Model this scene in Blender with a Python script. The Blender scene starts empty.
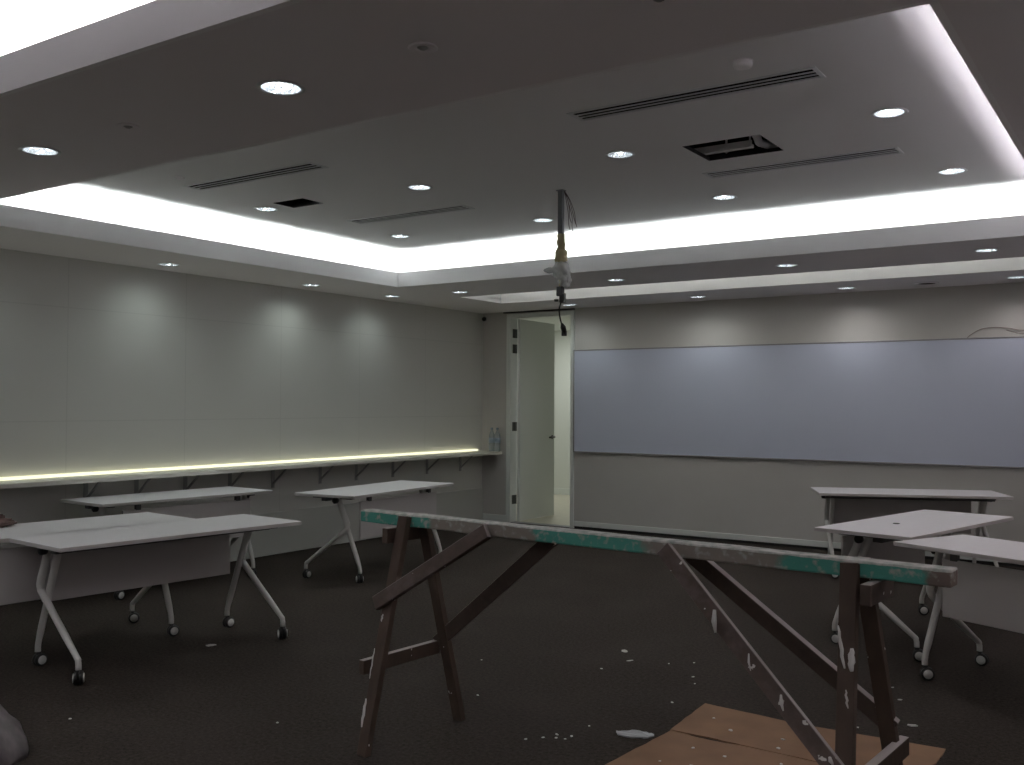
import bpy, bmesh, math, random
from mathutils import Vector, Matrix, noise
random.seed(7)
C = bpy.context.scene.collection
PI = math.pi
R = math.radians

# ------------------------------------------------------------------ materials
def mat(name, col, rough=0.6, metal=0.0, var=0.0, scale=8.0, bump=0.0, bscale=60.0, emit=None, strength=0.0, spec=0.5, stretch=(1, 1, 1)):
    m = bpy.data.materials.new(name); m.use_nodes = True
    nt = m.node_tree; b = nt.nodes['Principled BSDF']
    b.inputs['Base Color'].default_value = (*col, 1)
    b.inputs['Roughness'].default_value = rough
    b.inputs['Metallic'].default_value = metal
    b.inputs['Specular IOR Level'].default_value = spec
    tc = nt.nodes.new('ShaderNodeTexCoord'); mp = nt.nodes.new('ShaderNodeMapping')
    mp.inputs['Scale'].default_value = stretch
    nt.links.new(tc.outputs['Object'], mp.inputs['Vector'])
    if var > 0:
        n = nt.nodes.new('ShaderNodeTexNoise'); n.inputs['Scale'].default_value = scale; n.inputs['Detail'].default_value = 5
        nt.links.new(mp.outputs['Vector'], n.inputs['Vector'])
        r = nt.nodes.new('ShaderNodeValToRGB')
        r.color_ramp.elements[0].position = 0.3; r.color_ramp.elements[1].position = 0.7
        r.color_ramp.elements[0].color = (*[max(0, c * (1 - var)) for c in col], 1)
        r.color_ramp.elements[1].color = (*[min(1, c * (1 + var)) for c in col], 1)
        nt.links.new(n.outputs['Fac'], r.inputs['Fac']); nt.links.new(r.outputs['Color'], b.inputs['Base Color'])
    if bump > 0:
        n2 = nt.nodes.new('ShaderNodeTexNoise'); n2.inputs['Scale'].default_value = bscale; n2.inputs['Detail'].default_value = 4
        nt.links.new(mp.outputs['Vector'], n2.inputs['Vector'])
        bp = nt.nodes.new('ShaderNodeBump'); bp.inputs['Strength'].default_value = bump; bp.inputs['Distance'].default_value = 0.01
        nt.links.new(n2.outputs['Fac'], bp.inputs['Height']); nt.links.new(bp.outputs['Normal'], b.inputs['Normal'])
    if emit:
        b.inputs['Emission Color'].default_value = (*emit, 1); b.inputs['Emission Strength'].default_value = strength
    return m

def painted_wood(name, base, paint, cover, scale, stretch=(1, 1, 1), seed=0.0, edge=0.03, rough=0.75, fleck=None):
    """bare wood with a worn paint coat that survives in patches of its own shape"""
    m = mat(name, base, rough); nt = m.node_tree; b = nt.nodes['Principled BSDF']
    tc = nt.nodes.new('ShaderNodeTexCoord'); mp = nt.nodes.new('ShaderNodeMapping')
    mp.inputs['Scale'].default_value = stretch; mp.inputs['Location'].default_value = (seed, seed * 2, 0)
    nt.links.new(tc.outputs['Object'], mp.inputs['Vector'])
    g = nt.nodes.new('ShaderNodeTexNoise'); g.inputs['Scale'].default_value = 30; g.inputs['Detail'].default_value = 6
    nt.links.new(mp.outputs['Vector'], g.inputs['Vector'])
    wr = nt.nodes.new('ShaderNodeValToRGB')
    wr.color_ramp.elements[0].color = (*[c * 0.55 for c in base], 1); wr.color_ramp.elements[1].color = (*[c * 1.35 for c in base], 1)
    nt.links.new(g.outputs['Fac'], wr.inputs['Fac'])
    n = nt.nodes.new('ShaderNodeTexNoise'); n.inputs['Scale'].default_value = scale; n.inputs['Detail'].default_value = 5; n.inputs['Roughness'].default_value = 0.65
    nt.links.new(mp.outputs['Vector'], n.inputs['Vector'])
    r = nt.nodes.new('ShaderNodeValToRGB')
    r.color_ramp.elements[0].position = 1 - cover; r.color_ramp.elements[1].position = 1 - cover + edge
    nt.links.new(n.outputs['Fac'], r.inputs['Fac'])
    mx = nt.nodes.new('ShaderNodeMixRGB'); mx.inputs['Color2'].default_value = (*paint, 1)
    nt.links.new(wr.outputs['Color'], mx.inputs['Color1']); nt.links.new(r.outputs['Color'], mx.inputs['Fac'])
    out = mx.outputs['Color']
    if fleck:
        f = nt.nodes.new('ShaderNodeTexNoise'); f.inputs['Scale'].default_value = 26; f.inputs['Detail'].default_value = 3
        nt.links.new(tc.outputs['Object'], f.inputs['Vector'])
        fr = nt.nodes.new('ShaderNodeValToRGB'); fr.color_ramp.elements[0].position = fleck; fr.color_ramp.elements[1].position = fleck + 0.02
        nt.links.new(f.outputs['Fac'], fr.inputs['Fac'])
        m2 = nt.nodes.new('ShaderNodeMixRGB'); m2.inputs['Color2'].default_value = (0.62, 0.6, 0.57, 1)
        nt.links.new(out, m2.inputs['Color1']); nt.links.new(fr.outputs['Color'], m2.inputs['Fac']); out = m2.outputs['Color']
    geo = nt.nodes.new('ShaderNodeNewGeometry'); sx = nt.nodes.new('ShaderNodeSeparateXYZ'); nt.links.new(geo.outputs['Normal'], sx.inputs[0])
    dr = nt.nodes.new('ShaderNodeMapRange'); dr.inputs['From Min'].default_value = 0.35; dr.inputs['From Max'].default_value = 0.7; dr.inputs['To Max'].default_value = 0.92; nt.links.new(sx.outputs['Z'], dr.inputs['Value'])
    m3 = nt.nodes.new('ShaderNodeMixRGB'); m3.inputs['Color2'].default_value = (0.42, 0.38, 0.37, 1); nt.links.new(out, m3.inputs['Color1']); nt.links.new(dr.outputs['Result'], m3.inputs['Fac']); out = m3.outputs['Color']
    nt.links.new(out, b.inputs['Base Color'])
    bp = nt.nodes.new('ShaderNodeBump'); bp.inputs['Strength'].default_value = 0.4; bp.inputs['Distance'].default_value = 0.004
    nt.links.new(n.outputs['Fac'], bp.inputs['Height']); nt.links.new(bp.outputs['Normal'], b.inputs['Normal'])
    return m

def panel_wall(name, col, axis_period, z_seams, axis):
    """painted boards with fine joints: vertical joints every axis_period, horizontal at z_seams"""
    m = mat(name, col, 0.55); nt = m.node_tree; b = nt.nodes['Principled BSDF']; L = nt.links
    tc = nt.nodes.new('ShaderNodeTexCoord'); s = nt.nodes.new('ShaderNodeSeparateXYZ'); L.new(tc.outputs['Object'], s.inputs[0])
    def mth(op, a, bb=None, v=None):
        n = nt.nodes.new('ShaderNodeMath'); n.operation = op
        L.new(a, n.inputs[0])
        if bb is not None: L.new(bb, n.inputs[1])
        if v is not None: n.inputs[1].default_value = v
        return n.outputs[0]
    a = s.outputs[axis]
    t = mth('ADD', a, v=100 * axis_period - 4.42 + axis_period / 2)
    t = mth('MODULO', t, v=axis_period); t = mth('SUBTRACT', t, v=axis_period / 2); t = mth('ABSOLUTE', t); line = mth('LESS_THAN', t, v=0.004)
    for z in z_seams:
        q = mth('SUBTRACT', s.outputs['Z'], v=z); q = mth('ABSOLUTE', q); q = mth('LESS_THAN', q, v=0.004)
        line = mth('MAXIMUM', line, q)
    mx = nt.nodes.new('ShaderNodeMixRGB'); mx.inputs['Color1'].default_value = (*col, 1); mx.inputs['Color2'].default_value = (*[c * 0.90 for c in col], 1)
    L.new(line, mx.inputs['Fac']); L.new(mx.outputs['Color'], b.inputs['Base Color'])
    return m

M = {}
M['wall_l'] = panel_wall('wall_panels', (0.64, 0.64, 0.60), 1.11, (2.2, 1.307), 'Y')
M['wall'] = mat('wall_paint', (0.565, 0.55, 0.525), 0.6, var=0.03, scale=1.5, bump=0.03, bscale=120)
M['wall_w'] = mat('wall_paint_white', (0.80, 0.78, 0.78), 0.6, var=0.02, scale=1.5)
M['dado'] = mat('dado_paint', (0.50, 0.50, 0.47), 0.55)
M['ceil'] = mat('ceiling_paint', (0.88, 0.85, 0.865), 0.8)
M['lip'] = mat('lip_paint', (0.94, 0.93, 0.94), 0.7)
M['cove'] = mat('cove_paint', (0.84, 0.84, 0.84), 0.8)
M['white'] = mat('white_gloss', (0.80, 0.83, 0.80), 0.4)
M['corr'] = mat('corridor_paint', (0.76, 0.78, 0.74), 0.6)
M['corrfloor'] = mat('corridor_tile', (0.62, 0.58, 0.48), 0.4, var=0.05)
M['tube_a'] = mat('cove_tube', (0.9, 0.9, 0.9), 0.5, emit=(0.93, 1.0, 0.985), strength=55)
M['tube_d'] = mat('cove_tube_near', (0.9, 0.9, 0.9), 0.5, emit=(1.0, 0.95, 1.0), strength=55)
M['tube_c'] = mat('cove_tube_weak', (0.9, 0.9, 0.9), 0.5, emit=(1.0, 0.93, 1.0), strength=24)
M['tube_b'] = mat('slot_tube', (0.9, 0.9, 0.9), 0.5, emit=(1.0, 1.0, 0.94), strength=34)
M['shelflight'] = mat('shelf_diffuser', (0.9, 0.9, 0.8), 0.5, emit=(1.0, 0.97, 0.66), strength=0.85)
M['lamp'] = mat('lamp_glass', (0.9, 0.9, 0.9), 0.3, emit=(0.9, 0.98, 1.0), strength=30)
M['refl'] = mat('reflector', (0.88, 0.9, 0.93), 0.25, metal=0.9, bump=0.6, bscale=40)
M['ring'] = mat('white_ring', (0.7, 0.71, 0.72), 0.4)
M['board'] = mat('whiteboard_enamel', (0.60, 0.64, 0.77), 0.42, spec=0.4)
M['alu'] = mat('aluminium', (0.30, 0.30, 0.31), 0.5, metal=0.3)
M['steel'] = mat('steel', (0.10, 0.10, 0.10), 0.4, metal=0.7)
M['black'] = mat('black_plastic', (0.012, 0.012, 0.012), 0.5)
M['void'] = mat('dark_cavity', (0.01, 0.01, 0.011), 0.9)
M['top'] = mat('table_laminate', (0.86, 0.84, 0.86), 0.45, var=0.015, scale=30)
M['edge'] = mat('table_edge', (0.62, 0.59, 0.58), 0.5)
M['leg'] = mat('leg_paint', (0.66, 0.65, 0.62), 0.4)
M['modesty'] = mat('modesty_panel', (0.54, 0.515, 0.505), 0.5)
M['rail'] = mat('rail_grey', (0.10, 0.10, 0.10), 0.5)
M['hub'] = mat('wheel_hub', (0.62, 0.62, 0.6), 0.45)
M['bracket'] = mat('bracket_steel', (0.33, 0.34, 0.33), 0.5)
M['shelf'] = mat('shelf_laminate', (0.82, 0.81, 0.73), 0.45)
M['wood'] = painted_wood('dark_wood', (0.062, 0.038, 0.026), (0.12, 0.10, 0.09), 0.36, 9, (1, 1, 0.3), 1.3, 0.2, fleck=0.715)
M['woodgrey'] = painted_wood('dusty_wood', (0.075, 0.05, 0.04), (0.14, 0.115, 0.11), 0.5, 7, (1, 1, 1), 3.1, 0.3, fleck=0.685)
M['wooddark'] = painted_wood('old_dark_wood', (0.06, 0.04, 0.03), (0.12, 0.09, 0.07), 0.4, 9, (1, 1, 1), 5.7, 0.2, fleck=0.74)
M['chip'] = mat('paint_chip', (0.58, 0.57, 0.55), 0.7)
M['card'] = None
M['tape'] = mat('masking_tape', (0.42, 0.38, 0.22), 0.7, bump=0.5, bscale=60)
M['film'] = mat('clear_wrap', (0.8, 0.84, 0.83), 0.25, bump=0.6, bscale=40)
M['film'].node_tree.nodes['Principled BSDF'].inputs['Alpha'].default_value = 0.55
M['post'] = mat('post_grey', (0.16, 0.17, 0.18), 0.5)
M['sack'] = mat('dusty_plastic', (0.13, 0.11, 0.115), 0.4, var=0.5, scale=12, bump=0.15, bscale=14)
M['rag'] = mat('rag_cloth', (0.19, 0.13, 0.115), 0.9, var=0.5, scale=16, bump=0.6, bscale=50)
M['scrap'] = mat('plastic_scrap', (0.30, 0.31, 0.32), 0.3, bump=0.4, bscale=30)
M['duct'] = mat('flexible_duct', (0.85, 0.86, 0.88), 0.45)
M['wire'] = mat('wire_sheath', (0.10, 0.065, 0.06), 0.6)
M['wire_w'] = mat('grey_wire_sheath', (0.28, 0.24, 0.22), 0.6)
M['pet'] = mat('clear_bottle', (0.72, 0.8, 0.82), 0.12)
M['pet'].node_tree.nodes['Principled BSDF'].inputs['Alpha'].default_value = 0.42
M['petlabel'] = mat('bottle_label', (0.34, 0.42, 0.52), 0.5)
M['cap'] = mat('bottle_cap', (0.20, 0.27, 0.33), 0.5)

# teal beam: bare timber mid-run, teal on both ends and the middle, plaster dust on its top face
def beam_material():
    m = mat('beam_paint', (0.1, 0.08, 0.06), 0.7); nt = m.node_tree; b = nt.nodes['Principled BSDF']; L = nt.links
    tc = nt.nodes.new('ShaderNodeTexCoord'); s = nt.nodes.new('ShaderNodeSeparateXYZ'); L.new(tc.outputs['Object'], s.inputs[0])
    geo = nt.nodes.new('ShaderNodeNewGeometry'); sn = nt.nodes.new('ShaderNodeSeparateXYZ')
    r = nt.nodes.new('ShaderNodeValToRGB'); r.color_ramp.interpolation = 'LINEAR'
    mr = nt.nodes.new('ShaderNodeMapRange'); mr.inputs['From Min'].default_value = -1.3; mr.inputs['From Max'].default_value = 1.3
    n = nt.nodes.new('ShaderNodeTexNoise'); n.inputs['Scale'].default_value = 14; n.inputs['Detail'].default_value = 6
    L.new(tc.outputs['Object'], n.inputs['Vector'])
    ad = nt.nodes.new('ShaderNodeMath'); ad.operation = 'MULTIPLY_ADD'; ad.inputs[1].default_value = 0.16; ad.inputs[2].default_value = -0.08
    L.new(n.outputs['Fac'], ad.inputs[0])
    a2 = nt.nodes.new('ShaderNodeMath'); a2.operation = 'ADD'; L.new(s.outputs['X'], a2.inputs[0]); L.new(ad.outputs[0], a2.inputs[1])
    L.new(a2.outputs[0], mr.inputs['Value']); L.new(mr.outputs['Result'], r.inputs['Fac'])
    teal = (0.065, 0.29, 0.235, 1); wood = (0.23, 0.205, 0.18, 1); end = (0.16, 0.12, 0.10, 1)
    def pos(x): return (x + 1.3) / 2.6
    stops = [(-1.3, teal), (-0.86, teal), (-0.82, wood), (-0.27, wood), (-0.25, teal), (0.22, teal), (0.26, wood), (0.74, wood), (0.77, teal), (1.21, teal), (1.235, end), (1.3, end)]
    cr = r.color_ramp
    cr.elements[0].position = pos(stops[0][0]); cr.elements[0].color = stops[0][1]
    cr.elements[1].position = 1.0; cr.elements[1].color = stops[-1][1]
    for x, c in stops[1:-1]:
        e = cr.elements.new(pos(x)); e.color = c
    # scuffs to bare/dusty
    n2 = nt.nodes.new('ShaderNodeTexNoise'); n2.inputs['Scale'].default_value = 30; n2.inputs['Detail'].default_value = 4; L.new(tc.outputs['Object'], n2.inputs['Vector'])
    r2 = nt.nodes.new('ShaderNodeValToRGB'); r2.color_ramp.elements[0].position = 0.54; r2.color_ramp.elements[1].position = 0.68; L.new(n2.outputs['Fac'], r2.inputs['Fac'])
    m1 = nt.nodes.new('ShaderNodeMixRGB'); m1.inputs['Color2'].default_value = (0.35, 0.36, 0.33, 1)
    L.new(r.outputs['Color'], m1.inputs['Color1']); L.new(r2.outputs['Color'], m1.inputs['Fac'])
    # plaster dust settled on the upper face and upper arris
    z = nt.nodes.new('ShaderNodeMath'); z.operation = 'MULTIPLY_ADD'; z.inputs[1].default_value = 0.012; L.new(n.outputs['Fac'], z.inputs[0]); L.new(s.outputs['Z'], z.inputs[2])
    g = nt.nodes.new('ShaderNodeMath'); g.operation = 'GREATER_THAN'; g.inputs[1].default_value = 0.972; L.new(z.outputs[0], g.inputs[0])
    m2 = nt.nodes.new('ShaderNodeMixRGB'); L.new(m1.outputs['Color'], m2.inputs['Color1']); L.new(g.outputs[0], m2.inputs['Fac'])
    r3 = nt.nodes.new('ShaderNodeValToRGB'); r3.color_ramp.elements[0].color = (0.32, 0.36, 0.33, 1); r3.color_ramp.elements[1].color = (0.62, 0.61, 0.58, 1)
    r3.color_ramp.elements[0].position = 0.35; r3.color_ramp.elements[1].position = 0.6
    L.new(n2.outputs['Fac'], r3.inputs['Fac']); L.new(r3.outputs['Color'], m2.inputs['Color2'])
    L.new(m2.outputs['Color'], b.inputs['Base Color'])
    bp = nt.nodes.new('ShaderNodeBump'); bp.inputs['Strength'].default_value = 0.4; bp.inputs['Distance'].default_value = 0.004
    L.new(n2.outputs['Fac'], bp.inputs['Height']); L.new(bp.outputs['Normal'], b.inputs['Normal'])
    return m
M['beam'] = beam_material()

def carpet_material():
    m = mat('carpet', (0.05, 0.04, 0.035), 0.95, spec=0.1); nt = m.node_tree; b = nt.nodes['Principled BSDF']; L = nt.links
    tc = nt.nodes.new('ShaderNodeTexCoord')
    n = nt.nodes.new('ShaderNodeTexNoise'); n.inputs['Scale'].default_value = 55; n.inputs['Detail'].default_value = 4; n.inputs['Roughness'].default_value = 0.8
    n1 = nt.nodes.new('ShaderNodeTexNoise'); n1.inputs['Scale'].default_value = 1.6; n1.inputs['Detail'].default_value = 4
    L.new(tc.outputs['Object'], n.inputs['Vector']); L.new(tc.outputs['Object'], n1.inputs['Vector'])
    r = nt.nodes.new('ShaderNodeValToRGB'); r.color_ramp.elements[0].position = 0.32; r.color_ramp.elements[1].position = 0.68
    r.color_ramp.elements[0].color = (0.0095, 0.0073, 0.006, 1); r.color_ramp.elements[1].color = (0.058, 0.0455, 0.038, 1)
    L.new(n.outputs['Fac'], r.inputs['Fac'])
    # a faint film of plaster dust in wide patches
    r1 = nt.nodes.new('ShaderNodeValToRGB'); r1.color_ramp.elements[0].position = 0.45; r1.color_ramp.elements[1].position = 0.8
    L.new(n1.outputs['Fac'], r1.inputs['Fac'])
    ml = nt.nodes.new('ShaderNodeMath'); ml.operation = 'MULTIPLY'; ml.inputs[1].default_value = 0.25; L.new(r1.outputs['Color'], ml.inputs[0])
    mx = nt.nodes.new('ShaderNodeMixRGB'); mx.inputs['Color2'].default_value = (0.07, 0.06, 0.053, 1)
    L.new(r.outputs['Color'], mx.inputs['Color1']); L.new(ml.outputs[0], mx.inputs['Fac']); L.new(mx.outputs['Color'], b.inputs['Base Color'])
    bp = nt.nodes.new('ShaderNodeBump'); bp.inputs['Strength'].default_value = 0.7; bp.inputs['Distance'].default_value = 0.008
    L.new(n.outputs['Fac'], bp.inputs['Height']); L.new(bp.outputs['Normal'], b.inputs['Normal'])
    return m
M['carpet'] = carpet_material()
M['card'] = mat('cardboard', (0.21, 0.115, 0.062), 0.85, var=0.12, scale=5, bump=0.1, bscale=30)

# ------------------------------------------------------------------ mesh helpers
class MB:
    def __init__(s): s.bm = bmesh.new()
    def box(s, x0, x1, y0, y1, z0, z1, bevel=0.0, rot=None, about=(0, 0, 0)):
        g = bmesh.ops.create_cube(s.bm, size=1.0); vs = g['verts']
        for v in vs: v.co = Vector(((x0 + x1) / 2 + v.co.x * (x1 - x0), (y0 + y1) / 2 + v.co.y * (y1 - y0), (z0 + z1) / 2 + v.co.z * (z1 - z0)))
        if bevel > 0:
            es = list({e for v in vs for e in v.link_edges})
            r = bmesh.ops.bevel(s.bm, geom=es, offset=bevel, segments=2, affect='EDGES', profile=0.5)
            vs = [v for v in r['verts']]
            vs = list({v for f in r['faces'] for v in f.verts} | set(v for v in vs if v.is_valid))
        if rot is not None: bmesh.ops.transform(s.bm, matrix=Matrix.Translation(about) @ rot @ Matrix.Translation(-Vector(about)), verts=vs)
        return s
    def bar(s, a, b, w, d, up=(0, 0, 1), bevel=0.003, segs=1, jit=0.0):
        """rectangular bar from a to b: w across the plane of (axis, up), d thick along axis x up"""
        a = Vector(a); b = Vector(b); t = (b - a).normalized(); sd = t.cross(Vector(up)).normalized(); n = sd.cross(t)
        mat_ = Matrix((( *sd, 0), (*t, 0), (*n, 0), (0, 0, 0, 1))).transposed(); L = (b - a).length
        g = bmesh.ops.create_cube(s.bm, size=1.0); vs = g['verts']
        for v in vs: v.co = Vector((v.co.x * d, v.co.y * L, v.co.z * w))
        es = list({e for v in vs for e in v.link_edges})
        if bevel > 0:
            r = bmesh.ops.bevel(s.bm, geom=es, offset=bevel, segments=2, affect='EDGES', profile=0.5)
            vs = list({v for f in r['faces'] for v in f.verts})
        bmesh.ops.transform(s.bm, matrix=Matrix.Translation((a + b) / 2) @ mat_, verts=vs)
        return s
    def tube(s, pts, r, n=10, cap=True, closed=False):
        pts = [Vector(p) for p in pts]; rs = r if isinstance(r, (list, tuple)) else [r] * len(pts)
        rings = []; prev = None
        for i, p in enumerate(pts):
            t = ((pts[min(i + 1, len(pts) - 1)] - p).normalized() + (p - pts[max(i - 1, 0)]).normalized()).normalized()
            if prev is None:
                a = Vector((1, 0, 0)) if abs(t.x) < 0.9 else Vector((0, 1, 0)); u = t.cross(a).normalized()
            else:
                u = (prev - t * prev.dot(t)).normalized()
            prev = u; w = t.cross(u)
            rings.append([s.bm.verts.new(p + (u * math.cos(2 * PI * k / n) + w * math.sin(2 * PI * k / n)) * rs[i]) for k in range(n)])
        for i in range(len(rings) - 1):
            for k in range(n):
                f = s.bm.faces.new((rings[i][k], rings[i][(k + 1) % n], rings[i + 1][(k + 1) % n], rings[i + 1][k])); f.smooth = True
        if cap: s.bm.faces.new(rings[0][::-1]); s.bm.faces.new(rings[-1])
        return s
    def lathe(s, prof, n=28, center=(0, 0, 0), axis=None, smooth=True):
        """profile of (radius, height) turned about z, then turned so z lies along axis"""
        rot = Vector((0, 0, 1)).rotation_difference(Vector(axis)).to_matrix() if axis else Matrix.Identity(3)
        c = Vector(center); rings = []
        for r, z in prof:
            if r < 1e-6: rings.append([s.bm.verts.new(c + rot @ Vector((0, 0, z)))])
            else: rings.append([s.bm.verts.new(c + rot @ Vector((r * math.cos(2 * PI * k / n), r * math.sin(2 * PI * k / n), z))) for k in range(n)])
        for a, b in zip(rings, rings[1:]):
            for k in range(n):
                if len(a) == 1 and len(b) == 1: continue
                if len(a) == 1: vs = (a[0], b[(k + 1) % n], b[k])
                elif len(b) == 1: vs = (a[k], a[(k + 1) % n], b[0])
                else: vs = (a[k], a[(k + 1) % n], b[(k + 1) % n], b[k])
                f = s.bm.faces.new(vs); f.smooth = smooth
        return s
    def prism(s, pts, z0, z1):
        a = [s.bm.verts.new((x, y, z0)) for x, y in pts]; b = [s.bm.verts.new((x, y, z1)) for x, y in pts]
        s.bm.faces.new(a[::-1]); s.bm.faces.new(b); n = len(pts)
        for i in range(n): s.bm.faces.new((a[i], a[(i + 1) % n], b[(i + 1) % n], b[i]))
        return s
    def blob(s, rx, ry, rz, center, seed, amp, freq, sub=4, flat=None):
        g = bmesh.ops.create_icosphere(s.bm, subdivisions=sub, radius=1.0)
        for v in g['verts']:
            d = v.co.normalized(); k = 1 + amp * noise.fractal(d * freq + Vector((seed, seed, seed)), 1.0, 2.0, 4)
            q = Vector((d.x * rx * k, d.y * ry * k, d.z * rz * k))
            if flat is not None and q.z < flat: q.z = flat
            v.co = q + Vector(center)
        for f in s.bm.faces: f.smooth = True
        return s
    def build(s, name, m, parent=None, recalc=True):
        if recalc: bmesh.ops.recalc_face_normals(s.bm, faces=s.bm.faces)
        me = bpy.data.meshes.new(name); s.bm.to_mesh(me); s.bm.free(); me.materials.append(M[m] if isinstance(m, str) else m)
        o = bpy.data.objects.new(name, me); C.objects.link(o)
        if parent: o.parent = parent
        return o

def tag(o, label, cat, group=None, kind=None):
    o['label'] = label; o['category'] = cat
    if group: o['group'] = group
    if kind: o['kind'] = kind
    return o
def thing(name, label, cat, loc=(0, 0, 0), rz=0.0, group=None):
    o = bpy.data.objects.new(name, None); C.objects.link(o); o.location = loc; o.rotation_euler = (0, 0, rz)
    o.empty_display_size = 0.1
    return tag(o, label, cat, group)
def struct(o): o['kind'] = 'structure'; return o
def dup(root, loc, rz=None, label=None, group=None):
    r = root.copy(); C.objects.link(r); r.location = loc
    if rz is not None: r.rotation_euler = (0, 0, rz)
    if label: r['label'] = label
    if group: r['group'] = group
    for ch in list(root.children):
        c = ch.copy(); C.objects.link(c); c.parent = r
        for g in list(ch.children):
            d = g.copy(); C.objects.link(d); d.parent = c
    return r

# ------------------------------------------------------------------ dimensions
XL, XR, YF, YB = -7.2, 1.0, -3.2, 10.0
ZC, ZLIP, ZU = 2.593, 2.733, 2.91
CX0, CX1 = -6.265, -0.563
COFFERS = [(CX0, CX1, 2.925, 7.28), (CX0, CX1, -2.45, 1.915)]
SLOT = (-6.29, -0.55, 8.315, 9.085)
DOOR = (-6.80, -5.885, 2.545)

# ------------------------------------------------------------------ floor, walls
b = MB(); b.box(XL - 0.1, XR + 0.1, YF - 0.1, YB + 0.12, -0.1, 0.0); struct(b.build('floor', 'carpet'))
b = MB(); b.box(XL - 0.1, XL, YF - 0.1, YB + 0.12, 0, ZC + 0.02); struct(b.build('wall_left', 'wall_l'))
b = MB(); b.box(XR, XR + 0.1, YF - 0.1, YB + 0.12, 0, ZC + 0.02); struct(b.build('wall_right', 'wall_w'))
b = MB(); b.box(XL, XR, YF - 0.1, YF, 0, ZC + 0.02); struct(b.build('wall_front', 'wall_w'))
b = MB()
b.box(XL, DOOR[0], YB, YB + 0.12, 0, ZC + 0.02); b.box(DOOR[1], XR, YB, YB + 0.12, 0, ZC + 0.02); b.box(DOOR[0], DOOR[1], YB, YB + 0.12, DOOR[2], ZC + 0.02)
struct(b.build('wall_back', 'wall'))
b = MB(); b.box(XL, XL + 0.022, YF, YB, 0, 0.405, 0.003); struct(b.build('baseboard_left', 'dado'))
b = MB(); b.box(DOOR[1] + 0.03, XR, YB - 0.014, YB, 0.028, 0.088, 0.003); struct(b.build('baseboard_back', 'white'))
b = MB(); b.box(DOOR[1] + 0.03, XR, YB - 0.006, YB, 0.0, 0.028); struct(b.build('trim_1', 'black'))
b = MB(); b.box(XL + 0.022, DOOR[0] - 0.03, YB - 0.014, YB, 0.0, 0.088, 0.003); struct(b.build('baseboard_corner', 'white'))
# dark ceiling track over the doorway
b = MB(); b.box(-6.87, -5.86, YB - 0.03, YB, ZC - 0.017, ZC - 0.001); struct(b.build('trim_2', 'black'))

# corridor beyond the door
b = MB(); b.box(-9.0, -4.2, YB + 0.12, 13.7, -0.1, -0.001); struct(b.build('floor_corridor', 'corrfloor'))
b = MB(); b.box(-9.0, -4.2, 13.6, 13.7, 0, 2.7); struct(b.build('wall_corridor', 'corr'))
b = MB(); b.box(-9.1, -9.0, YB + 0.12, 13.6, 0, 2.7); struct(b.build('wall_corridor_left', 'corr'))
b = MB(); b.box(-4.2, -4.1, YB + 0.12, 13.6, 0, 2.7); struct(b.build('wall_corridor_right', 'corr'))
b = MB(); b.box(-9.0, -4.2, YB + 0.12, 13.6, 2.65, 2.7); struct(b.build('ceiling_corridor', 'corr'))
b = MB(); b.box(-9.0, -4.2, 13.585, 13.6, 0, 0.1); struct(b.build('baseboard_corridor', 'white'))
b = MB(); b.box(XL - 1.8, DOOR[0], YB + 0.12, YB + 0.135, 0, 2.65); b.box(DOOR[1], -4.2, YB + 0.12, YB + 0.135, 0, 2.65)
struct(b.build('wall_corridor_near', 'corr'))

# ------------------------------------------------------------------ ceilings with their openings
SLOTS = [(-2.50, -1.26, 4.17, 4.33, 'long three slot air vent near the round white sensor in the raised ceiling'),
         (-2.44, -1.27, 5.72, 5.88, 'long three slot air vent behind the open ceiling hatch'),
         (-5.50, -4.30, 4.18, 4.34, 'long air vent at left of the raised ceiling, nearer one'),
         (-5.44, -4.29, 5.69, 5.85, 'long air vent at left of the raised ceiling, one near the far cove')]
SF = 0.02
def ceiling(name, outer, rects, circles, z, m, thick=0.02):
    bm = bmesh.new()
    def loop(pts):
        vs = [bm.verts.new((x, y, z)) for x, y in pts]
        for i in range(len(vs)): bm.edges.new((vs[i], vs[(i + 1) % len(vs)]))
    def rect(q): return [(q[0], q[2]), (q[1], q[2]), (q[1], q[3]), (q[0], q[3])]
    loop(rect(outer))
    for q in rects: loop(rect(q))
    for cx, cy, r in circles: loop([(cx + r * math.cos(2 * PI * k / 28), cy + r * math.sin(2 * PI * k / 28)) for k in range(28)])
    bmesh.ops.triangle_fill(bm, use_beauty=True, use_dissolve=False, edges=bm.edges[:], normal=(0, 0, -1))
    for f in bm.faces:
        if f.normal.z > 0: f.normal_flip()
    r = bmesh.ops.extrude_face_region(bm, geom=bm.faces[:])
    for v in [g for g in r['geom'] if isinstance(g, bmesh.types.BMVert)]: v.co.z += thick
    bmesh.ops.recalc_face_normals(bm, faces=bm.faces)
    me = bpy.data.meshes.new(name); bm.to_mesh(me); bm.free(); me.materials.append(M[m])
    o = bpy.data.objects.new(name, me); C.objects.link(o); return struct(o)

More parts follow.
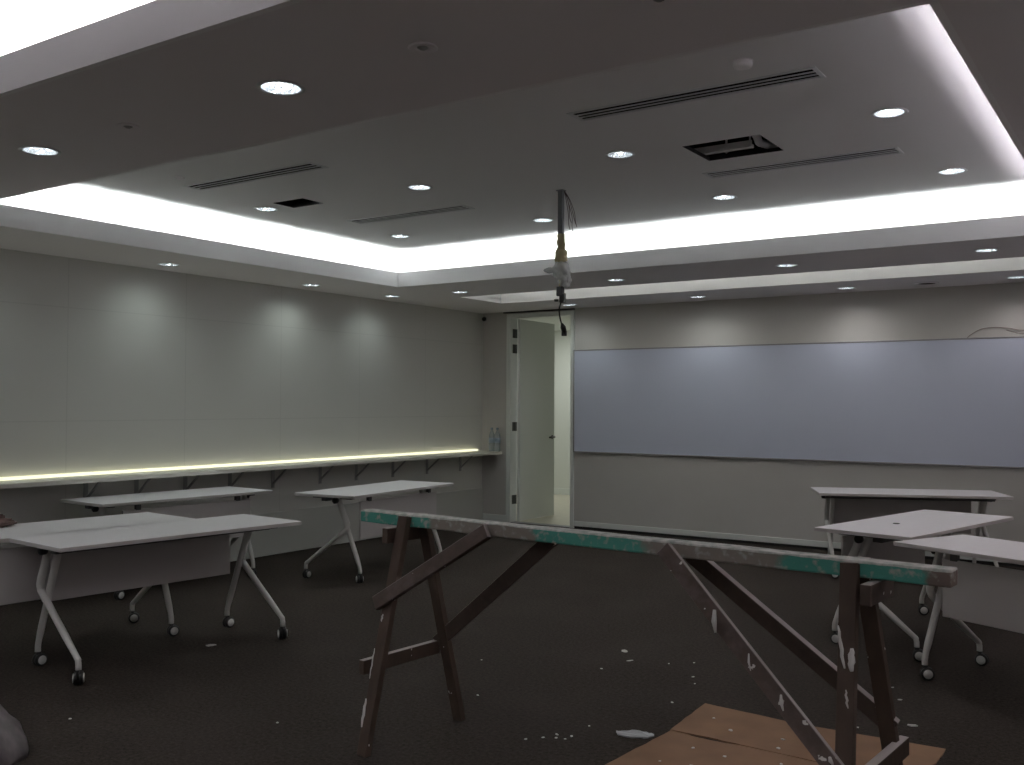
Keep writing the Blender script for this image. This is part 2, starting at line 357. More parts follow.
DLR = 0.072
LOWER = [  # x, y, label
    (-2.65, 2.43, 'recessed ceiling light with white reflector in the near beam, right of the pair'),
    (-4.23, 2.45, 'recessed ceiling light in the near beam, the one close to the left picture edge'),
    (-6.84, 5.08, 'small recessed ceiling light above the left wall, nearest of its three'),
    (-6.86, 6.70, 'small recessed ceiling light above the left wall, middle of its three'),
    (-6.84, 7.85, 'small dim recessed ceiling light above the left wall by the raised ceiling corner'),
    (-5.99, 7.92, 'dim recessed ceiling light beside the left tip of the bright ceiling slot'),
    (-4.20, 7.90, 'recessed ceiling light in the far beam just right of the hanging plastic wrap'),
    (-2.59, 7.80, 'recessed ceiling light in the far beam above the middle of the whiteboard'),
    (-1.12, 7.80, 'recessed ceiling light in the far beam, rightmost of that row'),
    (-5.70, 9.60, 'recessed ceiling light by the back wall above the right door jamb'),
    (-4.13, 9.58, 'recessed ceiling light by the back wall, second from the door'),
    (-2.61, 9.60, 'recessed ceiling light by the back wall, left of the dark round vent'),
    (-1.13, 9.57, 'recessed ceiling light by the back wall, right of the dark round vent'),
]
UPPER = [
    (-1.155, 5.03, 'recessed ceiling light in the raised ceiling, large and nearest on the right'),
    (-2.65, 5.03, 'recessed ceiling light in the raised ceiling beside the open ceiling hatch'),
    (-4.18, 5.07, 'recessed ceiling light in the raised ceiling between the two left air slots'),
    (-5.62, 5.02, 'recessed ceiling light in the raised ceiling left of the small dark opening'),
    (-1.125, 6.50, 'recessed ceiling light in the raised ceiling, far row at the right end'),
    (-2.59, 6.47, 'recessed ceiling light in the raised ceiling, far row beneath the open hatch'),
    (-4.11, 6.51, 'recessed ceiling light in the raised ceiling just behind the hanging pole'),
    (-5.55, 6.47, 'recessed ceiling light in the raised ceiling close to the far left cove corner'),
]
ADDED_LOW = [(0.62, y) for y in (1.4, 3.2, 5.0, 6.8, 8.5)] + [(x, -2.85) for x in (-6.2, -4.6, -3.0, -1.4, 0.2)] + [(-6.84, y) for y in (-1.6, 0.1, 1.8, 3.45)]  # unseen lights, added so their bounce brightens the near beam
ADDED_UP = [(x, y) for y in (-1.1, 0.55) for x in (-5.6, -4.15, -2.65, -1.15)]  # more added lights, unseen, in the near raised ceiling
HATCH = (-2.28, -1.83, 5.07, 5.46)
VOID = (-5.42, -5.11, 4.90, 5.11)
LT = 0.025
ceiling('ceiling', (XL, XR, YF, YB), [(a - LT, b_ + LT, c - LT, d - 0 + LT) for a, b_, c, d in COFFERS] + [(SLOT[0] - .02, SLOT[1] + .02, SLOT[2] - .02, SLOT[3] + .02)], [(x, y, DLR) for x, y, _ in LOWER] + [(x, y, DLR) for x, y in ADDED_LOW], ZC, 'ceil')
CD = 0.32
ceiling('ceiling_coffer', (CX0 - CD, CX1 + CD, 2.925 - CD, 7.28 + CD), [HATCH, VOID] + [(a + SF, b_ - SF, c + SF, d - SF) for a, b_, c, d, _ in SLOTS], [(x, y, DLR) for x, y, _ in UPPER], ZU, 'cove')
ceiling('ceiling_coffer', (CX0 - CD, CX1 + CD, -2.45 - CD, 1.915 + CD), [], [(x, y, DLR) for x, y in ADDED_UP], ZU, 'cove')
# lips (upstands) and the backs of the light coves
for x0, x1, y0, y1 in COFFERS:
    t = 0.025; b = MB()
    b.box(x0 - t, x0, y0 - t, y1 + t, ZC, ZLIP); b.box(x1, x1 + t, y0 - t, y1 + t, ZC, ZLIP); b.box(x0, x1, y0 - t, y0, ZC, ZLIP); b.box(x0, x1, y1, y1 + t, ZC, ZLIP)
    struct(b.build('trim_3', 'lip'))
    b = MB(); d = CD
    b.box(x0 - d - .02, x0 - d, y0 - d, y1 + d, ZC + .02, ZU + .02); b.box(x1 + d, x1 + d + .02, y0 - d, y1 + d, ZC + .02, ZU + .02)
    b.box(x0 - d - .02, x1 + d + .02, y0 - d - .02, y0 - d, ZC + .02, ZU + .02); b.box(x0 - d - .02, x1 + d + .02, y1 + d, y1 + d + .02, ZC + .02, ZU + .02)
    struct(b.build('trim_4', 'cove'))
# the slot near the back wall: a deep trough, lit from a ledge behind its near edge
x0, x1, y0, y1 = SLOT
b = MB(); b.box(x0 - .02, x0, y0 - .02, y1, ZC, 2.93); b.box(x1, x1 + .02, y0 - .02, y1, ZC, 2.93); b.box(x0 - .02, x1 + .02, y1, y1 + .02, ZC, 2.93); b.box(x0, x1, y0 - .02, y0, ZC, ZC + 0.065)
b.box(x0 - .02, x0, y0 - .28, y0 - .02, ZC + .02, 2.93); b.box(x1, x1 + .02, y0 - .28, y0 - .02, ZC + .02, 2.93)
b.box(x0 - .02, x1 + .02, y0 - .30, y0 - .28, ZC + .02, 2.93); b.box(x0 - .02, x1 + .02, y0 - .30, y1 + .02, 2.91, 2.93); struct(b.build('trim_5', 'cove'))

# tubes lying in the coves
def cove_tube(a, bb, m, label, grp):
    t = thing('cove_light', label, 'light', ((a[0] + bb[0]) / 2, (a[1] + bb[1]) / 2, a[2]), 0, grp)
    o = Vector(t.location); A = Vector(a) - o; B_ = Vector(bb) - o
    q = MB(); q.tube([A, B_], 0.019, 10); q.build('tube', m, t)
    ax = (B_ - A).normalized(); n = Vector((-ax.y, ax.x, 0)); q = MB()
    for k in (-1, 1):
        q.bar(A + n * 0.032 * k + Vector((0, 0, -0.0165)), B_ + n * 0.032 * k + Vector((0, 0, -0.0165)), 0.018, 0.004, bevel=0)
    q.bar(A + Vector((0, 0, -0.0225)), B_ + Vector((0, 0, -0.0225)), 0.005, 0.066, bevel=0)
    q.build('batten', 'ring', t)
zt = ZC + 0.046; o = 0.17
for i, (x0, x1, y0, y1) in enumerate(COFFERS):
    nm = 'main raised ceiling' if i == 0 else 'near raised ceiling'
    cove_tube((x0 - o, y0, zt), (x0 - o, y1, zt), 'tube_a' if i == 0 else 'tube_d', 'white cove light hidden behind the left lip of the ' + nm, 'cove lights')
    cove_tube((x1 + o, y0, zt), (x1 + o, y1, zt), 'tube_c', 'white cove light hidden behind the right lip of the ' + nm, 'cove lights')
    cove_tube((x0, y1 + o, zt), (x1, y1 + o, zt), 'tube_a' if i == 0 else 'tube_d', 'white cove light hidden behind the far lip of the ' + nm, 'cove lights')
cove_tube((SLOT[0] + .01, SLOT[2] - .16, zt), (SLOT[1] - .01, SLOT[2] - .16, zt), 'tube_b', 'cove light hidden behind the near edge of the narrow back slot', 'cove lights')

# ------------------------------------------------------------------ downlights
def make_downlight(loc, label):
    t = thing('downlight', label, 'ceiling light', loc, 0, 'recessed ceiling lights')
    q = MB(); q.lathe([(0.070, 0.0), (0.086, -0.001), (0.088, -0.004), (0.084, -0.007), (0.074, -0.006), (0.069, 0.0), (0.070, 0.0)]); q.build('trim_ring', 'ring', t)
    q = MB(); q.lathe([(0.0695, -0.004), (0.066, 0.03), (0.058, 0.065), (0.046, 0.095), (0.0, 0.1), (0.0, 0.103), (0.048, 0.098), (0.061, 0.067), (0.0695, 0.03), (0.0712, -0.002)]); q.build('reflector', 'refl', t)
    q = MB(); q.lathe([(0.0, 0.045), (0.02, 0.047), (0.034, 0.056), (0.040, 0.072), (0.038, 0.088), (0.0, 0.092)], 24); q.build('lamp', 'lamp', t)
    return t
d0 = None
for x, y, l in LOWER:
    if d0 is None: d0 = make_downlight((x, y, ZC), l)
    else: dup(d0, (x, y, ZC), label=l)
for x, y, l in UPPER: dup(d0, (x, y, ZU), label=l)
for x, y in ADDED_LOW: dup(d0, (x, y, ZC), label='added unseen recessed ceiling light along the %s, outside the picture' % ('right wall' if x == 0.62 else 'wall behind the viewer' if y == -2.85 else 'left wall behind the viewer'))
for x, y in ADDED_UP: dup(d0, (x, y, ZU), label='added unseen recessed ceiling light in the near raised ceiling, outside the picture')
def spot(x, y, z, watts, col, ang=R(150)):
    l = bpy.data.lights.new('downlight_beam', 'SPOT'); l.energy = watts; l.spot_size = ang; l.spot_blend = 1.0; l.shadow_soft_size = 0.035; l.color = col
    ob = bpy.data.objects.new('downlight_beam', l); C.objects.link(ob); ob.location = (x, y, z - 0.004)
def tint(x):                                   # tubes of the left half are greener, of the right half warmer
    k = min(1, max(0, (x + 7) / 6)); a = (0.86, 1.0, 0.93); c = (1.0, 0.88, 0.89)
    return tuple(a[i] * (1 - k) + c[i] * k for i in range(3))
LOW_W = [6, 6, 3.2, 3.6, 2.6, 2, 4, 4, 4, 3, 5.5, 5.5, 5]
for (x, y, _), w in zip(LOWER, LOW_W): spot(x, y, ZC, w, tint(x))
for x, y, _ in UPPER: spot(x, y, ZU, 6, tint(x))
for x, y in ADDED_LOW: spot(x, y, ZC, 3 if x < -6.5 else 13, tint(x))  # spots of the added lights, fill for the near beam
for x, y in ADDED_UP: spot(x, y, ZU, 13, (0.95, 0.95, 1.0))

# ------------------------------------------------------------------ ceiling fittings
def slot_diffuser(x0, x1, y0, y1, label):
    t = thing('air_slot', label, 'air vent', ((x0 + x1) / 2, (y0 + y1) / 2, ZU), 0, 'linear air slots in the raised ceiling')
    L = (x1 - x0) / 2; w = (y1 - y0) / 2
    q = MB(); f = SF; h = 0.005
    q.box(-L, L, -w, -w + f, -h, 0, 0.002); q.box(-L, L, w - f, w, -h, 0, 0.002); q.box(-L, -L + f, -w + f, w - f, -h, 0, 0.002); q.box(L - f, L, -w + f, w - f, -h, 0, 0.002)
    q.build('frame', 'ring', t)
    q = MB(); e = 0.004; H = 0.09; a = L - f; c = w - f
    q.box(-a, a, -c, c, H, H + e); q.box(-a, a, -c, -c + e, 0.001, H); q.box(-a, a, c - e, c, 0.001, H); q.box(-a, -a + e, -c, c, 0.001, H); q.box(a - e, a, -c, c, 0.001, H); q.build('cavity', 'void', t)
    g = 2 * c / 3
    for k in range(2):
        yy = -c + g * (k + 1); q = MB(); q.box(-a, a, yy - 0.0045, yy + 0.0045, -0.005, 0.0, 0.001); q.build('slat', 'ring', t)
    return t
for q5 in SLOTS: slot_diffuser(*q5)

# open hatch with duct and rods in the void above
def hatch(q4, label, name, depth):
    x0, x1, y0, y1 = q4; t = thing(name, label, 'ceiling opening', ((x0 + x1) / 2, (y0 + y1) / 2, ZU), 0)
    a = (x1 - x0) / 2; c = (y1 - y0) / 2; q = MB(); e = 0.003
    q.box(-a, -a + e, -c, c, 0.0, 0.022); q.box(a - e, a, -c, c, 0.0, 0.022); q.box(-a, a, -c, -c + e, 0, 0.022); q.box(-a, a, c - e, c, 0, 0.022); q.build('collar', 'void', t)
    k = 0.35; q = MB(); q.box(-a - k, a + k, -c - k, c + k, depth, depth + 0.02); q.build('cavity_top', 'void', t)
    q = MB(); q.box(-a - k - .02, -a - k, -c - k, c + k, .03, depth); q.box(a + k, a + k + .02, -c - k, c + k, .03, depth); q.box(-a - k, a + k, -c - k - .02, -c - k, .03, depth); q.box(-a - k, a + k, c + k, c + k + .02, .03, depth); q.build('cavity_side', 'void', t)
    return t
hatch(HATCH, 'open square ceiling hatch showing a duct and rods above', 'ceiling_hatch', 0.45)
hx, hy = -2.055, 5.265
q = MB(); pts = [(hx + 0.12, hy - 0.10, ZU + 0.10), (hx + 0.13, hy + 0.02, ZU + 0.055), (hx + 0.10, hy + 0.14, ZU + 0.05), (hx + 0.13, hy + 0.24, ZU + 0.05), (hx + 0.24, hy + 0.31, ZU + 0.05), (hx + 0.40, hy + 0.34, ZU + 0.06), (hx + 0.55, hy + 0.35, ZU + 0.08)]
fine = []
for i in range(len(pts) - 1):
    for k in range(8):
        f = k / 8; fine.append(Vector(pts[i]).lerp(Vector(pts[i + 1]), f))
q.tube(fine, [0.020 + 0.0025 * (i % 2) for i in range(len(fine))], 14)
tag(q.build('flexible_duct', 'duct'), 'grey curved flexible duct inside the open ceiling hatch', 'duct')
q = MB(); q.box(hx - 0.5, hx + 0.06, hy + 0.13, hy + 0.17, ZU + 0.030, ZU + 0.05, 0.003); q.box(hx - 0.5, hx + 0.06, hy + 0.13, hy + 0.136, ZU + 0.05, ZU + 0.07)
tag(q.build('metal_channel', 'duct'), 'straight grey metal channel across the open ceiling hatch', 'rail')
for k, (rx, ry) in enumerate([(-0.13, 0.22), (0.0, 0.26), (-0.16, 0.30)]):
    q = MB(); q.tube([(hx + rx, hy + ry, ZU + 0.06), (hx + rx + 0.005, hy + ry + 0.01, ZU + 0.45)], 0.006, 8)
    q.lathe([(0, 0), (0.012, 0), (0.012, 0.012), (0, 0.012)], 6, (hx + rx, hy + ry, ZU + 0.065), smooth=False)
    tag(q.build('hanger_rod', 'duct'), 'thin metal hanger rod inside the open ceiling hatch', 'rod', 'hanger rods in the hatch')
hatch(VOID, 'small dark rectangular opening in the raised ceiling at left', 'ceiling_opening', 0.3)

def rosette(x, y, z, label, mring='ring'):
    t = thing('sprinkler_head', label, 'sprinkler', (x, y, z), 0, 'sprinklers in the near beam')
    q = MB(); q.lathe([(0.018, 0), (0.045, 0), (0.048, -0.004), (0.043, -0.007), (0.026, -0.006), (0.018, -0.003), (0.018, 0)]); q.build('escutcheon', 'ceil', t)
    q = MB(); q.lathe([(0, 0.03), (0.0178, 0.03), (0.0178, -0.004), (0.012, -0.006), (0.010, -0.009), (0, -0.010)], 16); q.build('nozzle', 'bracket', t)
rosette(-1.97, 2.40, ZC, 'small round sprinkler in the near beam, right of the brightest beam light')
rosette(-3.55, 2.43, ZC, 'small round sprinkler in the near beam between its two lights')
rosette(-1.18, 2.47, ZC, 'small round sprinkler in the near beam at the top picture edge')
t = thing('ceiling_sensor', 'round white sensor cap on the raised ceiling beside the near air vent', 'sensor', (-1.50, 3.95, ZU))
q = MB(); q.lathe([(0, 0), (0.040, 0), (0.041, -0.016), (0.036, -0.024), (0.02, -0.027), (0, -0.0275)]); q.build('cap', 'lip', t)
q = MB(); q.lathe([(0.041, 0), (0.044, 0), (0.044, -0.002), (0.041, -0.003), (0.041, 0)]); q.build('base_ring', 'ceil', t)
t = thing('ceiling_sensor', 'tiny pale sensor cap on the raised ceiling near the left air vent', 'sensor', (-5.30, 4.01, ZU))
q = MB(); q.lathe([(0, 0), (0.03, 0), (0.03, -0.008), (0.018, -0.014), (0, -0.015)]); q.build('cap', 'ceil', t)
t = thing('round_vent', 'dark round vent in the ceiling by the back wall', 'vent', (-1.88, 9.60, ZC))
q = MB(); q.lathe([(0.082, 0), (0.105, 0), (0.108, -0.008), (0.100, -0.014), (0.084, -0.012), (0.082, 0)]); q.build('rim', 'ceil', t)
q = MB(); q.lathe([(0, -0.001), (0.081, -0.001), (0.081, -0.005), (0, -0.005)]); q.build('mesh_disc', 'void', t)
t = thing('corner_camera', 'small dark camera high in the left back corner', 'camera', (-7.165, 9.985, 2.525))
q = MB(); q.box(-0.02, 0.02, 0.0, 0.014, -0.02, 0.02, 0.003); q.build('mount', 'bracket', t)
q = MB(); q.lathe([(0, -0.05), (0.018, -0.046), (0.026, -0.03), (0.026, -0.004), (0.02, 0.0), (0, 0.0)], 18, (0, 0, 0), axis=(-.3, 1, 0.25)); q.build('body', 'black', t)

# ------------------------------------------------------------------ door
d = bpy.data.objects.new('door_1', None); C.objects.link(d); struct(d); d.location = (DOOR[0], YB, 0)
W_ = DOOR[1] - DOOR[0]; H_ = DOOR[2]
q = MB()
q.box(-0.0, 0.03, -0.012, 0.132, 0, H_ - .03, 0.002); q.box(W_ - 0.03, W_, -0.012, 0.132, 0, H_ - .03, 0.002); q.box(0, W_, -0.012, 0.132, H_ - 0.03, H_, 0.002)
q.box(-0.03, 0.002, -0.016, 0.0, 0, H_ + 0.02, 0.002); q.box(W_ - 0.002, W_ + 0.02, -0.016, 0.0, 0, H_ + 0.02, 0.002); q.box(-0.03, W_ + 0.02, -0.016, 0.0, H_ - .002, H_ + 0.02, 0.002)
q.build('door_frame', 'white', d)
leaf = bpy.data.objects.new('door_leaf', None)
q = MB(); q.box(-0.02, 0.02, 0.0, 0.85, 0.012, H_ - 0.035, 0.003); leaf = q.build('door_leaf', 'white', d); leaf.location = (0.068, 0.115, 0); leaf.rotation_euler = (0, 0, R(1.5))
q = MB(); q.lathe([(0, 0), (0.026, 0), (0.026, 0.008), (0.012, 0.012), (0.010, 0.045), (0, 0.045)], 20, (0.02, 0.79, 1.03), axis=(1, 0, 0)); q.tube([(0.062, 0.79, 1.03), (0.064, 0.74, 1.03), (0.062, 0.66, 1.028)], 0.012, 10)
o = q.build('door_handle', 'steel', leaf); o['label'] = 'dark lever handle'
for z in (0.28, 1.18, 2.14, 2.33):
    q = MB(); q.box(0.0302, 0.034, 0.03, 0.10, z - 0.055, z + 0.055, 0.001); q.tube([(0.04, 0.106, z - 0.055), (0.04, 0.106, z + 0.055)], 0.008, 8); o = q.build('hinge', 'steel', d); o['label'] = 'dark steel hinge'
q = MB(); q.box(0.03, W_ - 0.03, 0.0, 0.12, 0.0005, 0.008, 0.002); q.build('threshold', 'alu', d)

# ------------------------------------------------------------------ whiteboard
t = thing('whiteboard', 'long wall-mounted whiteboard filling most of the back wall', 'whiteboard', (-5.865, YB, 0.893))
BW, BH = 5.62, 1.205
q = MB(); q.box(0.008, BW - 0.008, -0.026, -0.004, 0.008, BH - 0.008); q.build('writing_surface', 'board', t)
for nm, bx in (('frame_rail', (0, BW, 0, 0.016)), ('frame_rail', (0, BW, BH - 0.014, BH)), ('frame_rail', (0, 0.014, 0.016, BH - .014)), ('frame_rail', (BW - 0.014, BW, 0.016, BH - .014))):
    q = MB(); q.box(bx[0], bx[1], -0.032, 0.0, bx[2], bx[3], 0.003); q.build(nm, 'alu', t)
# loose cable on its top edge
q = MB(); pts = [(-1.60, YB - 0.012, 2.102), (-1.56, YB - 0.014, 2.135), (-1.48, YB - 0.012, 2.178), (-1.38, YB - 0.010, 2.188), (-1.27, YB - 0.012, 2.18), (-1.17, YB - 0.016, 2.157), (-1.08, YB - 0.014, 2.150), (-0.95, YB - 0.012, 2.165), (-0.8, YB - 0.01, 2.18)]
def smooth(pts, n=5):
    P = [Vector(p) for p in pts]; out = []
    for i in range(len(P) - 1):
        p0 = P[max(i - 1, 0)]; p1 = P[i]; p2 = P[i + 1]; p3 = P[min(i + 2, len(P) - 1)]
        for k in range(n):
            f = k / n; out.append(0.5 * ((2 * p1) + (p2 - p0) * f + (2 * p0 - 5 * p1 + 4 * p2 - p3) * f * f + (3 * p1 - p0 - 3 * p2 + p3) * f ** 3))
    out.append(P[-1]); return out
q.tube(smooth(pts), 0.0045, 6); q.tube(smooth([(x, y - 0.01, z - 0.02 - 0.012 * math.sin(i)) for i, (x, y, z) in enumerate(pts[4:])]), 0.0045, 6)
tag(q.build('loose_cable', 'wire_w'), 'thin loose cable along the wall above the whiteboard right end', 'cable')

# ------------------------------------------------------------------ shelf along the left wall
t = thing('wall_shelf', 'long narrow white shelf along the left wall', 'shelf', (XL, 0, 0))
q = MB(); q.box(0.0, 0.305, -2.5, YB - 0.001, 0.837, 0.872, 0.004); q.build('board', 'shelf', t)
for y in (4.59, 5.05, 5.54, 6.03, 6.55, 7.18, 7.71, 8.30, 8.90, 9.54):
    q = MB(); q.box(0.0, 0.006, y - 0.02, y + 0.02, 0.64, 0.836, 0.001); q.box(0.006, 0.23, y - 0.02, y + 0.02, 0.830, 0.8365, 0.001)
    q.bar((0.006, y, 0.68), (0.19, y, 0.831), 0.012, 0.02, bevel=0.001); o = q.build('bracket', 'bracket', t); o['label'] = 'dark steel shelf bracket'
t = thing('shelf_light', 'glowing pale yellow strip light lying on the wall shelf', 'strip light', (XL, 0, 0.872))
q = MB(); q.box(0.004, 0.05, -2.4, 9.86, 0.0, 0.004, 0.001); q.build('base', 'ring', t)
q = MB(); q.box(0.006, 0.048, -2.39, 9.85, 0.004, 0.026, 0.006); q.build('diffuser', 'shelflight', t)

def bottle(x, y, label):
    t = thing('water_bottle', label, 'bottle', (x, y, 0.872), 0, 'bottles on the wall shelf')
    q = MB(); q.lathe([(0, 0), (0.034, 0.0), (0.038, 0.006), (0.038, 0.07), (0.035, 0.078), (0.038, 0.086), (0.038, 0.185), (0.034, 0.21), (0.016, 0.25), (0.0135, 0.262), (0.0135, 0.27), (0, 0.27)], 22); q.build('body', 'pet', t)
    q = MB(); q.lathe([(0.0385, 0.105), (0.0388, 0.105), (0.0388, 0.168), (0.0385, 0.168)], 22); q.build('bottle_label', 'petlabel', t)
    q = MB(); q.lathe([(0, 0.292), (0.015, 0.292), (0.0165, 0.288), (0.0165, 0.268), (0.0135, 0.268)], 18); q.build('cap', 'cap', t)
bottle(-6.925, 9.935, 'clear plastic water bottle on the shelf end, right one of two by the door')
bottle(-7.005, 9.93, 'clear plastic water bottle on the shelf end, left one of two by the door')

# ------------------------------------------------------------------ hanging pole with wrap and cable
PX, PY = -3.434, 5.667
t = thing('hanging_pole', 'grey pole hanging from the ceiling with tape, plastic wrap and a dangling cable', 'ceiling pole', (PX, PY, ZU))
q = MB(); q.box(-0.017, 0.017, -0.017, 0.017, -0.33, 0.0, 0.003); q.box(-0.026, 0.026, -0.026, 0.026, -0.006, 0.0, 0.001); q.build('post', 'post', t)
rv = Vector((0.827, 0.562, 0))
for k, (e1, e2, e3, l) in enumerate([(0.035, 0.05, 0.062, -0.27), (0.04, 0.07, 0.085, -0.29), (0.045, 0.068, 0.10, -0.23), (0.03, 0.045, 0.07, -0.22), (0.04, 0.075, 0.108, -0.25)]):
    q = MB(); q.tube(smooth([rv * 0.02 + Vector((0, 0, 0.0)), rv * e1 + Vector((0.006 * k, 0, -0.07)), rv * e2 + Vector((0, 0.008 * k, l * 0.6)), rv * (e3 - 0.01) + Vector((0, 0, l * .85)), rv * e3 + Vector((0, 0, l))]), 0.0022, 6); q.build('wire', 'wire', t)
q = MB(); q.tube(smooth([rv * 0.02 + Vector((0, 0, -0.36)), rv * 0.07 + Vector((0, 0, -0.385)), rv * 0.105 + Vector((0, 0, -0.35)), rv * 0.095 + Vector((0, 0, -0.30))]), 0.0022, 6); q.build('wire', 'wire_w', t)
q = MB(); q.blob(0.030, 0.030, 0.036, (0, 0, -0.355), 3.2, 0.25, 1.8, 3); q.blob(0.044, 0.04, 0.058, (0.002, 0, -0.445), 8.1, 0.3, 1.8, 3); q.tube([(0, 0, -0.30), (0.004, 0, -0.37), (-0.002, 0, -0.47), (0, 0, -0.54)], 0.027, 10); q.build('tape_wrap', 'tape', t)
q = MB(); q.blob(0.062, 0.055, 0.062, (0, 0, -0.545), 1.7, 0.3, 1.4, 4); q.blob(0.042, 0.04, 0.065, rv * 0.022 + Vector((0, 0, -0.60)), 5.5, 0.35, 1.5, 4); q.blob(0.045, 0.035, 0.02, rv * -0.07 + Vector((0, 0, -0.545)), 2.9, 0.3, 1.5, 3); q.build('plastic_wrap', 'film', t)
q = MB(); q.tube([(0, 0, -0.52), (0.0, 0, -0.66)], 0.014, 8); q.build('cable_core', 'tape', t)
q = MB(); q.box(-0.026, 0.02, -0.02, 0.02, -0.72, -0.655, 0.006); q.box(-0.005, 0.032, -0.016, 0.02, -0.765, -0.70, 0.006); q.box(-0.048, -0.022, -0.01, 0.012, -0.755, -0.738, 0.004); q.build('connector', 'black', t)
q = MB(); q.tube(smooth([(0.004, 0, -0.66), (0.006, 0, -0.74), (-0.010, 0, -0.80), (-0.006, 0, -0.86), (0.008, 0.006, -0.92)]), 0.0055, 8); q.build('cable', 'black', t)
q = MB(); q.tube([(0.006, 0.005, -0.905), (0.014, 0.009, -0.93), (0.022, 0.014, -0.965)], [0.008, 0.019, 0.017], 10); q.box(0.004, 0.036, 0.002, 0.026, -0.99, -0.955, 0.004); q.build('plug', 'black', t)

# ------------------------------------------------------------------ flip-top tables
TL, TD, TZ = 1.53, 0.60, 0.72
def caster(x, u, yaw, parent):
    f = Vector((math.cos(yaw), math.sin(yaw), 0)); s = Vector((-f.y, f.x, 0)); c = Vector((x, u, 0.035)) + f * 0.012
    q = MB()
    q.lathe([(0.012, -0.024), (0.033, -0.022), (0.035, -0.016), (0.035, -0.004), (0.014, -0.003), (0.014, 0.003), (0.035, 0.004), (0.035, 0.016), (0.033, 0.022), (0.012, 0.024)], 24, c, axis=s)
    q.tube([Vector((x, u, 0.035)), Vector((x, u, 0.085))], 0.010, 10)
    q.bar(Vector((x, u, 0.074)), c + Vector((0, 0, 0.034)), 0.014, 0.03, bevel=0.003)
    w = q.build('caster', 'black', parent)
    for k in (-1, 1):
        q = MB(); q.lathe([(0, 0.0), (0.022, 0.0), (0.024, -0.003), (0.024, -0.006)], 20, c + s * k * 0.028, axis=s * k); q.build('wheel_cap', 'hub', w)
    return w
def make_table(label, x, y, rz, s, panel_u, yaws, end=0.13, px=(-0.575, 0.575)):
    """s = +1 when the bent legs reach the near (-y local) side"""
    t = thing('flip_top_table', label, 'table', (x, y, 0), R(rz), 'flip top tables on casters')
    q = MB(); q.box(-TL / 2, TL / 2, -TD / 2, TD / 2, TZ - 0.024, TZ, 0.004); tp = q.build('tabletop', 'top', t)
    q = MB(); e = 0.0015
    q.box(-TL / 2 - e, TL / 2 + e, -TD / 2 - e, -TD / 2 + 0.004, TZ - 0.021, TZ - 0.003); q.box(-TL / 2 - e, TL / 2 + e, TD / 2 - 0.004, TD / 2 + e, TZ - 0.021, TZ - 0.003)
    q.box(-TL / 2 - e, -TL / 2 + 0.004, -TD / 2, TD / 2, TZ - 0.021, TZ - 0.003); q.box(TL / 2 - 0.004, TL / 2 + e, -TD / 2, TD / 2, TZ - 0.021, TZ - 0.003); q.build('edge_band', 'edge', tp)
    xs = TL / 2 - end; i = 0
    q = MB(); q.box(-xs - 0.05, xs + 0.05, -0.03 - s * 0.06, 0.03 - s * 0.06, TZ - 0.064, TZ - 0.026, 0.004); q.build('cross_rail', 'rail', t)
    for sx in (-1, 1):
        X = sx * xs
        q = MB(); q.bar((X, -0.20, TZ - 0.034), (X, 0.20, TZ - 0.034), 0.018, 0.05, bevel=0.003); q.build('top_bracket', 'rail', t)
        q = MB(); q.lathe([(0, 0), (0.022, 0), (0.025, 0.006), (0.025, 0.032), (0.019, 0.038), (0, 0.038)], 18, (X + sx * 0.03, s * 0.055, TZ - 0.055), axis=(sx, 0, 0)); q.build('pivot_knob', 'black', t)
        # bent leg: leans away from its foot, elbows, then sweeps out to it
        bx = X + sx * 0.012; P = [(bx, s * 0.06, 0.69), (bx, s * 0.105, 0.58), (bx, s * 0.15, 0.485), (bx, s * 0.145, 0.445), (bx, s * 0.105, 0.405), (bx, -s * 0.235, 0.155), (bx, -s * 0.27, 0.125), (bx, -s * 0.275, 0.08)]
        q = MB(); q.tube(smooth(P, 3), [0.021] * 9 + [0.020] * 4 + [0.018] * 2 + [0.015] * 7, 12); l = q.build('leg', 'leg', t)
        caster(bx, -s * 0.275, yaws[i % len(yaws)], l); i += 1
        sx_ = X - sx * 0.026; P = [(sx_, s * 0.02, 0.69), (sx_, s * 0.105, 0.48), (sx_, s * 0.225, 0.19), (sx_, s * 0.250, 0.12), (sx_, s * 0.252, 0.08)]
        q = MB(); q.tube(smooth(P, 3), [0.020] * 4 + [0.0185] * 3 + [0.016] * 6, 12); l = q.build('leg', 'leg', t)
        caster(sx_, s * 0.252, yaws[i % len(yaws)], l); i += 1
    q = MB(); q.box(px[0], px[1], panel_u - 0.008, panel_u + 0.008, 0.35, TZ - 0.065, 0.003); q.build('modesty_panel', 'modesty', t)
    for sx in (-1, 1):
        q = MB(); q.box(sx * 0.45 - 0.02, sx * 0.45 + 0.02, panel_u - 0.014, panel_u + 0.014, TZ - 0.07, TZ - 0.024, 0.002); q.build('panel_hanger', 'rail', t)
    return t
make_table('white table on casters at front left, overlapping the table behind it', -4.902, 3.632, 84.8, 1, 0.24, (R(58), R(8), R(60), R(5)), px=(-0.55, 0.615))
make_table('white table cut off by the left picture edge, with a rag on it', -5.5035, 3.325, 84.8, -1, -0.24, (R(30), R(-10), R(-30), R(-12)))
make_table('white table pushed under the wall shelf on the left', -6.67, 5.01, 86.5, -1, -0.24, (R(80), R(10), R(60), R(100)))
make_table('white table standing alone left of the open door behind the trestle', -5.79, 6.50, 96.0, -1, -0.22, (R(-3), R(48), R(30), R(40)))
make_table('white table farthest back on the right, in front of the whiteboard wall', -1.915, 8.93, 24.0, 1, 0.22, (R(-15), R(-5), R(-25), R(-10)))
make_table('white table in the middle of the three right tables, with a grommet hole', -1.36, 6.665, 77.5, 1, 0.22, (R(-62), R(-78), R(-66), R(-58)))
